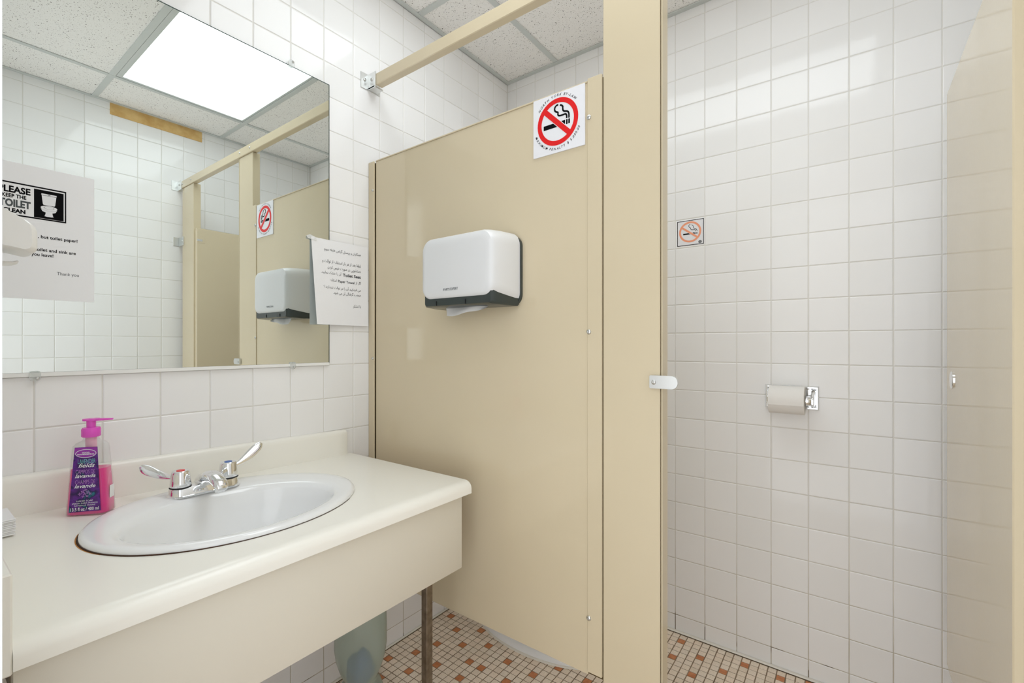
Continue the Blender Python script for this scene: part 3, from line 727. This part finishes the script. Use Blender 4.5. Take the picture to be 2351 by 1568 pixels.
# ------------------------------------------------------------------ vanity
def zc(x, y): return .7585+.026*(-.933-y)*max(0, 1-x/.56)
SX, SY, SA, SB = .275, -1.377, .2065, .267
def build_vanity():
    t = thing('vanity_counter', 'cream laminate vanity counter with raised back edge on metal legs', 'counter', (.28, -1.33, 0))
    ya, yb = -1.757, -.905
    # top with an oval cut-out
    bm = bmesh.new()
    def loop(pts):
        vs = [bm.verts.new((x, y, zc(x, y)+dz)) for x, y, dz in pts]
        return vs, [bm.edges.new((vs[i], vs[(i+1) % len(vs)])) for i in range(len(vs))]
    NY = 24; xs = [.0, .09, .18, .27, .36, .45, .535]
    outer = [(xs[0], ya+(yb-ya)*k/NY, 0) for k in range(NY)]+[(x, yb, 0) for x in xs[:-1]]+[(xs[-1], yb-(yb-ya)*k/NY, 0) for k in range(NY)]+[(x, ya, 0) for x in reversed(xs[1:])]
    o1, e1 = loop(outer)
    n = 56; inner = [(SX+(SA-.018)*math.cos(2*PI*k/n), SY+(SB-.018)*math.sin(2*PI*k/n), 0) for k in range(n)]
    i1, e2 = loop(inner)
    bmesh.ops.triangle_fill(bm, use_beauty=True, edges=e1+e2)
    b = B().bm(bm)
    ys = [ya+(yb-ya)*k/NY for k in range(NY+1)]
    prof = [(.535, 0), (.541, -.0003), (.547, -.0018), (.552, -.0045), (.556, -.0085), (.5590, -.0135), (.5602, -.0195), (.5602, -.0335), (.548, -.0335), (.50, -.0335)]
    v = [(x, y, zc(x, y)+dz) for y in ys for x, dz in prof]; m = len(prof)
    b.add(v, [(i*m+j, i*m+j+1, (i+1)*m+j+1, (i+1)*m+j) for i in range(NY) for j in range(m-1)])
    for y in (ya, yb):
        pts = [(.0, -.0335), (.0, 0), (.18, 0), (.36, 0)]+prof; b.add([(x, y, zc(x, y)+dz) for x, dz in pts], [tuple(range(len(pts)))])
    b.add([(x, y, zc(x, y)-.0335) for x, y in ((0, ya), (.5, ya), (.5, yb), (0, yb))], [(0, 1, 2, 3)]) if False else None
    b.out('worktop', 'laminate', t, 35)
    # back edge
    rs = []
    for k in range(NY+1):
        y = ya+(-.927-ya)*k/NY; z = zc(.02, y); e = 1 if k < NY else 0
        prof2 = [(.0006, -.0), (.0200, -.0), (.0200, .068), (.0192, .075), (.0165, .080), (.0125, .0825), (.0006, .0825)]
        if k == NY: prof2 = [(a, c if c < .06 else c-.0) for a, c in prof2]
        rs.append([(a, y, z+c) for a, c in prof2])
    end = [(a, -.9245, zc(.02, -.9245)+min(c, .074)) for a, c in prof2]; rs.append([(a if a < .015 else a-.0015, y, z) for a, y, z in end])
    B().rings(rs).out('backsplash', 'laminate', t, 35)
    B().box(.0205, .5585, -1.789, -1.7572, .72, .8465, .002, 1).out('side_splash', 'laminate', t)
    B().box(.5283, .5452, -1.756, -.926, .5258, .724, .003, 2).out('apron', 'apron', t, 40)
    B().box(.479, .500, -1.0125, -.9915, .0, .72, .001, 1).out('leg', 'brown_steel', t)
    B().box(.479, .500, -1.735, -1.714, .0, .72, .001, 1).out('leg', 'brown_steel', t)
    B().box(.05, .527, -.99, -.970, .69, .712).out('cross_rail', 'brown_steel', t); B().box(.05, .527, -1.757, -1.736, .69, .712).out('cross_rail', 'brown_steel', t)
    # sink
    s = thing('sink', 'white oval drop-in sink set in the cream counter', 'sink', (SX, SY, .76))
    n = 72; rs = []
    for cx, cy, a, b_, dz in [(SX, SY, .2065, .267, .0015), (SX, SY, .2060, .2665, .005), (SX, SY, .2030, .2635, .0088), (SX, SY, .1970, .2575, .0105), (SX+.006, SY-.002, .183, .245, .0098), (SX+.016, SY-.004, .166, .228, .0085), (.297, -1.383, .153, .2155, .0065),
                              (.302, -1.384, .146, .2085, .002), (.303, -1.384, .140, .202, -.008), (.303, -1.384, .133, .193, -.035), (.302, -1.384, .118, .172, -.075), (.300, -1.384, .092, .132, -.108), (.298, -1.384, .055, .075, -.126), (.297, -1.384, .023, .023, -.131)]:
        rs.append([(cx+a*math.cos(2*PI*k/n), cy+b_*math.sin(2*PI*k/n), zc(cx+a*math.cos(2*PI*k/n), cy+b_*math.sin(2*PI*k/n))+dz) for k in range(n)])
    B().rings(rs, False, True).out('basin', 'porcelain', s, 85)
    B().lathe((.297, -1.384, zc(.3, -1.38)-.1305), [(.022, 0), (.0215, .002), (.016, .0025), (.014, -.004), (.001, -.004)], 24, 'z', False, True).out('drain', 'chrome', s, 40)
    # dark rusty joint round the front left of the rim
    p = []; r = []
    for k in range(50):
        a = math.radians(-106+150*k/49); th = .0009 if k < 3 else (.0015 if k < 20 else max(.0004, .0015-.0012*(k-20)/12))
        x, y = SX+(SA+.0012)*math.cos(a), SY+(SB+.0012)*math.sin(a); p.append((x, y, zc(x, y)+.0006)); r.append(th)
    B().tube(p, r, 6).out('rust_joint', 'rust', s, 60)
    p = []; r = []
    for k in range(20):
        a = math.radians(-108+38*k/19); x, y = SX+(SA+.0030)*math.cos(a), SY+(SB+.0030)*math.sin(a); p.append((x, y, zc(x, y)+.0001)); r.append((.0012*math.sin(PI*(k+.5)/20)+.0003, .0003))
    B().tube(p, r, 6).out('rust_stain', 'rust_light', s, 60)
build_vanity()

def build_faucet():
    x, y = .131, -1.3925; z = zc(x, y)+.0085
    t = thing('faucet', 'chrome two-handle faucet with curved wing levers on the sink', 'faucet', (x, y, z))
    rs = []
    for dz, i in ((0, 0), (.003, 0), (.004, .0022), (.017, .004), (.021, .006), (.0225, .010)):
        rs.append([(u, v, z+dz) for u, v in rrect(x-.0265+i, x+.0265-i, y-.0765+i, y+.0765-i, .0255-i, 8)])
    B().rings(rs).out('base', 'chrome', t, 35)
    # spout: a solid hump growing out of the base and reaching over the bowl
    rs = []
    for dx, hw, zt, zb in [(-.021, .009, .0235, .018), (-.016, .0165, .029, .018), (-.006, .0195, .0375, .018), (.008, .0205, .0465, .018), (.024, .0200, .0525, .018), (.034, .0190, .0545, .020),
                           (.046, .0178, .0550, .026), (.060, .0168, .0530, .0285), (.074, .0160, .0490, .0265), (.086, .0152, .0435, .0225), (.095, .0142, .0375, .0185), (.1005, .0115, .0310, .0175), (.1025, .0075, .0265, .0190)]:
        ring = []
        for k in range(24):
            a = 2*PI*k/24; c, q = math.cos(a), math.sin(a)
            ring.append((x+dx, y+hw*math.copysign(abs(c)**.8, c), z+(zt+zb)/2+(zt-zb)/2*math.copysign(abs(q)**.8, q)))
        rs.append(ring)
    B().rings(rs).out('spout', 'chrome', t, 60)
    B().lathe((x+.086, y, z+.0135), [(.0100, 0), (.0105, .001), (.0105, .014)], 18).out('aerator', 'chrome', t, 40)
    for s, cap, tipp, mid in ((-1, 'red', (.070, -1.5015, .0800), (.097, -1.472, .0440)), (1, 'blue', (.108, -1.2500, .0960), (.128, -1.297, .0540))):
        hx, hy = x+.003, y+s*.051
        h = B().lathe((hx, hy, z), [(.0205, .023), (.0213, .025), (.0213, .029), (.0185, .056), (.0180, .0585), (.0165, .0600)], 28).out('handle', 'chrome', t, 40)
        B().lathe((hx, hy, z+.0600), [(.0085, 0), (.0085, .0008), (.0001, .0009)], 20, 'z', True, False).out('colour_ring', cap, h)
        B().lathe((hx, hy, z), [(.0222, .0215), (.0222, .0228)], 28).out('gasket', 'dark', h)
        # lever blade, a flattened tube rising to its tip
        p0 = Vector((hx, hy+s*.014, z+.047)); p1 = Vector((mid[0], mid[1], z+mid[2])); p2 = Vector((tipp[0], tipp[1], z+tipp[2]-.008))
        pts = []; rr = []
        for k in range(15):
            q = k/14; pts.append(p0*(1-q)**2+p1*2*q*(1-q)+p2*q*q)
            wd = .0058+.0062*math.sin(min(1, q*1.06)*PI*.62)**2
            if k == 14: wd *= .45
            elif k == 13: wd *= .85
            rr.append((wd, .0032 if k < 14 else .0015))
        upv = Vector((.78, -.15, .60))
        B().tube(pts, rr, 12, (tuple(upv), 1)).out('lever', 'chrome', h, 60)
build_faucet()

def build_soap():
    cx, cy = .092, -1.592; z = zc(cx, cy)+.0006; ang = math.radians(-37)
    t = thing('soap_bottle', 'clear pump bottle half full of pink hand soap with purple label', 'soap bottle', (cx, cy, z))
    # local frame: X to the viewer's right along the front, Y out of the front, Z up
    fx = Vector((-math.sin(ang), math.cos(ang), 0)); fy = Vector((math.cos(ang), math.sin(ang), 0))
    mx = Matrix(((fx.x, fy.x, 0, cx), (fx.y, fy.y, 0, cy), (0, 0, 1, z), (0, 0, 0, 1)))
    prof = [(0, .0355, .0195), (.003, .0378, .0220), (.02, .0372, .0218), (.06, .0345, .0205), (.10, .0315, .0190), (.135, .0288, .0178), (.143, .0275, .0172), (.149, .0230, .0150), (.153, .0155, .0125), (.157, .0128, .0125), (.164, .0125, .0125)]
    def ring(h, a, d, off=0): return [(u, v, h) for u, v in rrect(-a+off, a-off, -d+off, d-off, min(a, d)*.62 if h < .15 else min(a, d)*.98, 7)]
    B().rings([ring(*p) for p in prof], True, False).xf(mx).out('bottle', 'bottle_plastic', t, 60)
    B().rings([ring(h+(.0015 if h == 0 else 0), a, d, .0011) for h, a, d in prof[:4]]+[ring(.094, .032, .0193, .0011), ring(.0955, .0318, .0192, .0011)]).xf(mx).out('liquid', 'pink_liquid', t, 60)
    B().lathe((0, 0, 0), [(.0035, .004), (.0035, .125)], 10).xf(mx).out('dip_tube', 'pink_tube', t, 40)
    B().lathe((0, 0, 0), [(.0095, .118), (.0095, .162)], 14).xf(mx).out('pump_chamber', 'pink_tube', t, 40)
    p = B().lathe((0, 0, 0), [(.0145, .161), (.0160, .163), (.0160, .177), (.0145, .1805), (.008, .1815)], 24).xf(mx).out('collar', 'pink_plastic', t, 40)
    B().lathe((0, 0, 0), [(.0078, .181), (.0078, .1955)], 16).xf(mx).out('stem', 'pink_plastic', p, 40)
    d = math.radians(12); hd = []
    rs = [[(u, v, h) for u, v in rrect(-.014, .014, -.010, .010, .0095, 6)] for h in (.1950, .1980, .1992)]
    nz = B().rings(rs); nz.rings([[(xx, v*s_, .1965+h*s_-.0008*((xx-.01)/.032)) for v, h in ((-.0045, -.002), (.0045, -.002), (.0045, .002), (-.0045, .002))] for xx, s_ in ((.008, 1.3), (.022, 1.0), (.036, .75))])
    nz.xf(mx @ Matrix.Rotation(math.radians(-14), 4, 'Z')).out('pump_head', 'pink_plastic', p, 40)
    # label on the sloping front face
    def fy_(h): 
        for (h0, a0, d0), (h1, a1, d1) in zip(prof, prof[1:]):
            if h0 <= h <= h1: return d0+(d1-d0)*(h-h0)/(h1-h0)
        return .02
    def lw(h): return .0275-(.0275-.0195)*(h-.009)/.133
    hs = [.009+.133*k/12 for k in range(13)]
    v = [(s_*lw(h), fy_(h)+.0005, h) for h in hs for s_ in (-1, 1)]
    lab = B().add(v, [(2*i, 2*i+1, 2*i+3, 2*i+2) for i in range(12)]).xf(mx)
    lb = raw('label', lab.v, lab.f, 'label_art', t)
    def flat(b): 
        b.v = [(p[0], fy_(p[2])+.0008+p[1]*.0001, p[2]) for p in b.v]; return b.xf(mx)
    n = 28
    b = B(); b.add([(s_*.0194, 0, h) for h in (.1275, .1415) for s_ in (-1, 1)], [(0, 1, 3, 2)]); o = flat(b); raw('label_band', o.v, o.f, 'label_oval', lb)
    b = B(); b.add([(.0180*math.cos(2*PI*k/n), 2, .129+.0088*math.sin(2*PI*k/n)) for k in range(n)], [tuple(range(n))]); o = flat(b); raw('label_oval', o.v, o.f, 'white_ink', lb)
    b = B(); b.add([(.0170*math.cos(2*PI*k/n), 3, .129+.0078*math.sin(2*PI*k/n)) for k in range(n)], [tuple(range(n))]); o = flat(b); raw('label_oval', o.v, o.f, 'label_oval', lb)
    b = B(); b.add([(-.0212+.016*math.cos(2*PI*k/n)*(.6+.4*math.sin(k)), 1, .106+.013*math.sin(2*PI*k/n)) for k in range(n)], [tuple(range(n))]); o = flat(b); o.v = o.v
    def tx(s, h, wd, ht, m='white_ink', bold=0, xc=0, shear=0):
        b = B(); write(b, s, (xc, 5, h), (1, 0, 0), (0, 0, 1), wd, ht, bold, 'C', shear)
        if b.v: o = flat(b); raw('lettering', o.v, o.f, m, lb)
    tx('GOOD', .1297, .013, .0026, bold=.03); tx('HOUSEKEEPING', .1262, .029, .0026, bold=.03)
    tx('LAVENDER', .1085, .030, .0090, 'label_blue', -.004, .002); tx('fields', .1005, .028, .0085, bold=.01, xc=.002, shear=.35)
    tx('CAMPOS DE', .0875, .033, .0082, 'lilac', -.004); tx('lavanda', .0795, .035, .0075, bold=.01, shear=.35)
    tx('CHAMPS DE', .0665, .034, .0082, 'lilac', -.004); tx('lavande', .0585, .036, .0075, bold=.01, shear=.35)
    tx('HAND SOAP', .0300, .028, .0030); tx('JABÓN PARA MANOS', .0255, .044, .0034); tx('SAVON À MAINS', .0210, .036, .0034)
    tx('13.5 fl oz / 400 ml', .0115, .048, .0068, bold=.015)
    b = B()
    for k, (a, h, r) in enumerate([(-.009, .046, .0022), (-.004, .050, .0024), (.001, .0535, .0022), (.005, .049, .0024), (.009, .0455, .0020), (.000, .0455, .0022), (-.003, .0405, .0018), (.004, .041, .0018)]):
        for q in range(4):
            c, s_ = math.cos(q*PI/2+k), math.sin(q*PI/2+k); b.add([(a, 5, h), (a+r*c-r*.4*s_, 5, h+r*s_+r*.4*c), (a+r*1.5*c, 5, h+r*1.5*s_), (a+r*c+r*.4*s_, 5, h+r*s_-r*.4*c)], [(0, 1, 2, 3)])
    o = flat(b); raw('lavender_print', o.v, o.f, 'lilac', lb)
    b = B().box(.0362, .0368, -.008, .008, .030, .056); b.xf(mx).out('side_sticker', 'sticker_white', t)
build_soap()

def build_towels():
    x0, x1, y0, y1 = .048, .1445, -1.7555, -1.7065
    lab = ['bottom folded white paper towel of the short stack on the counter', 'second folded paper towel up in the stack by the side splash', 'middle folded white paper towel of the short counter stack', 'fourth folded paper towel up in the stack by the side splash', 'top folded white paper towel of the short counter stack']
    z = zc(.1, -1.73)+.0012
    for k in range(5):
        dx, dy = random.uniform(-.0015, .0015), random.uniform(-.0012, .0008); h = .0060
        o = B().box(x0+dx, x1+dx, y0+dy, y1+dy, z, z+h*.46, .0012, 1).box(x0+dx+.001, x1+dx-.0004, y0+dy, y1+dy-.0005, z+h*.5, z+h*.96, .0012, 1).out('folded_paper_towel', 'paper', None, 40, (.1, -1.73, z))
        tag(o, lab[k], 'paper towel', 'folded towels stacked on the counter'); z += h+.0002
build_towels()

def build_soap_dispenser():
    t = thing('soap_dispenser', 'cream plastic soap dispenser jutting from the doorway-side wall by the toilet notice', 'dispenser', (.43, YN, 1.23))
    prof = [(YN+.0005, 1.43), (-1.776, 1.425), (-1.768, 1.37), (-1.7585, 1.322), (-1.745, 1.3145), (-1.7295, 1.3055), (-1.7225, 1.299), (-1.7205, 1.292), (-1.7205, 1.268), (-1.7225, 1.2635), (-1.728, 1.261), (-1.745, 1.264), (YN+.0005, 1.2665)]
    rs = []
    for x, s in ((.385, .90), (.389, .97), (.395, 1), (.445, 1), (.451, .97), (.455, .90)):
        rs.append([(x, YN+.0005+(y-YN-.0005)*s, 1.33+(z-1.33)*(s if s == 1 else .5+.5*s)) for y, z in prof])
    B().rings(rs).out('body', 'cream_plastic', t, 35)
    pts = [(.42, -1.786, 1.254), (.42, -1.77, 1.2485), (.42, -1.755, 1.2455), (.42, -1.744, 1.2462), (.42, -1.739, 1.2485)]
    B().tube(pts, [(.024, .0022)]*5, 12, ((0, 0, 1), 1)).box(.405, .435, -1.789, -1.775, 1.247, 1.268).out('push_lever', 'cream_plastic', t, 50)
build_soap_dispenser()

def build_jug():
    cx, cy = .22, -1.0146
    t = thing('plastic_jug', 'translucent green waisted plastic jug standing under the vanity', 'jug', (cx, cy, 0))
    B().lathe((cx, cy, 0), [(.050, .001), (.060, .006), (.066, .04), (.067, .085), (.0650, .1035), (.0575, .1256), (.0475, .137), (.0455, .141), (.0480, .147), (.0615, .179), (.0700, .208), (.0745, .24), (.0750, .29), (.0735, .34), (.068, .375), (.052, .395), (.040, .405)], 48, 'z', True, False).out('body', 'bin_plastic', t, 60)
    B().lathe((cx, cy, 0), [(.0405, .403), (.0425, .405), (.0425, .413), (.039, .415)], 32, 'z', False, False).out('rim', 'bin_plastic', t, 50)
    def lump(c, r, sq, name, m, label, cat):
        bm = bmesh.new(); bmesh.ops.create_icosphere(bm, subdivisions=3, radius=1)
        for v in bm.verts:
            d = v.co.copy(); k = 1+.10*math.sin(d.x*5+d.y*3+1)+.08*math.sin(d.z*7+d.x*4)
            v.co = Vector((c[0]+d.x*k*r*sq[0], c[1]+d.y*k*r*sq[1], c[2]+d.z*k*r*sq[2]))
        o = B().bm(bm).out(name, m, None, 60, c); tag(o, label, cat); return o
    lump((cx+.006, cy-.004, .172), .040, (.95, .98, 1.35), 'crumpled_cloth', 'blue_cloth', 'crumpled blue cloth stuffed inside the translucent jug', 'cloth')
    lump((cx+.004, cy-.004, .054), .050, (.98, .98, .86), 'rag', 'dark_rubbish', 'dark brown rag lying in the bottom of the translucent jug', 'rag')
build_jug()
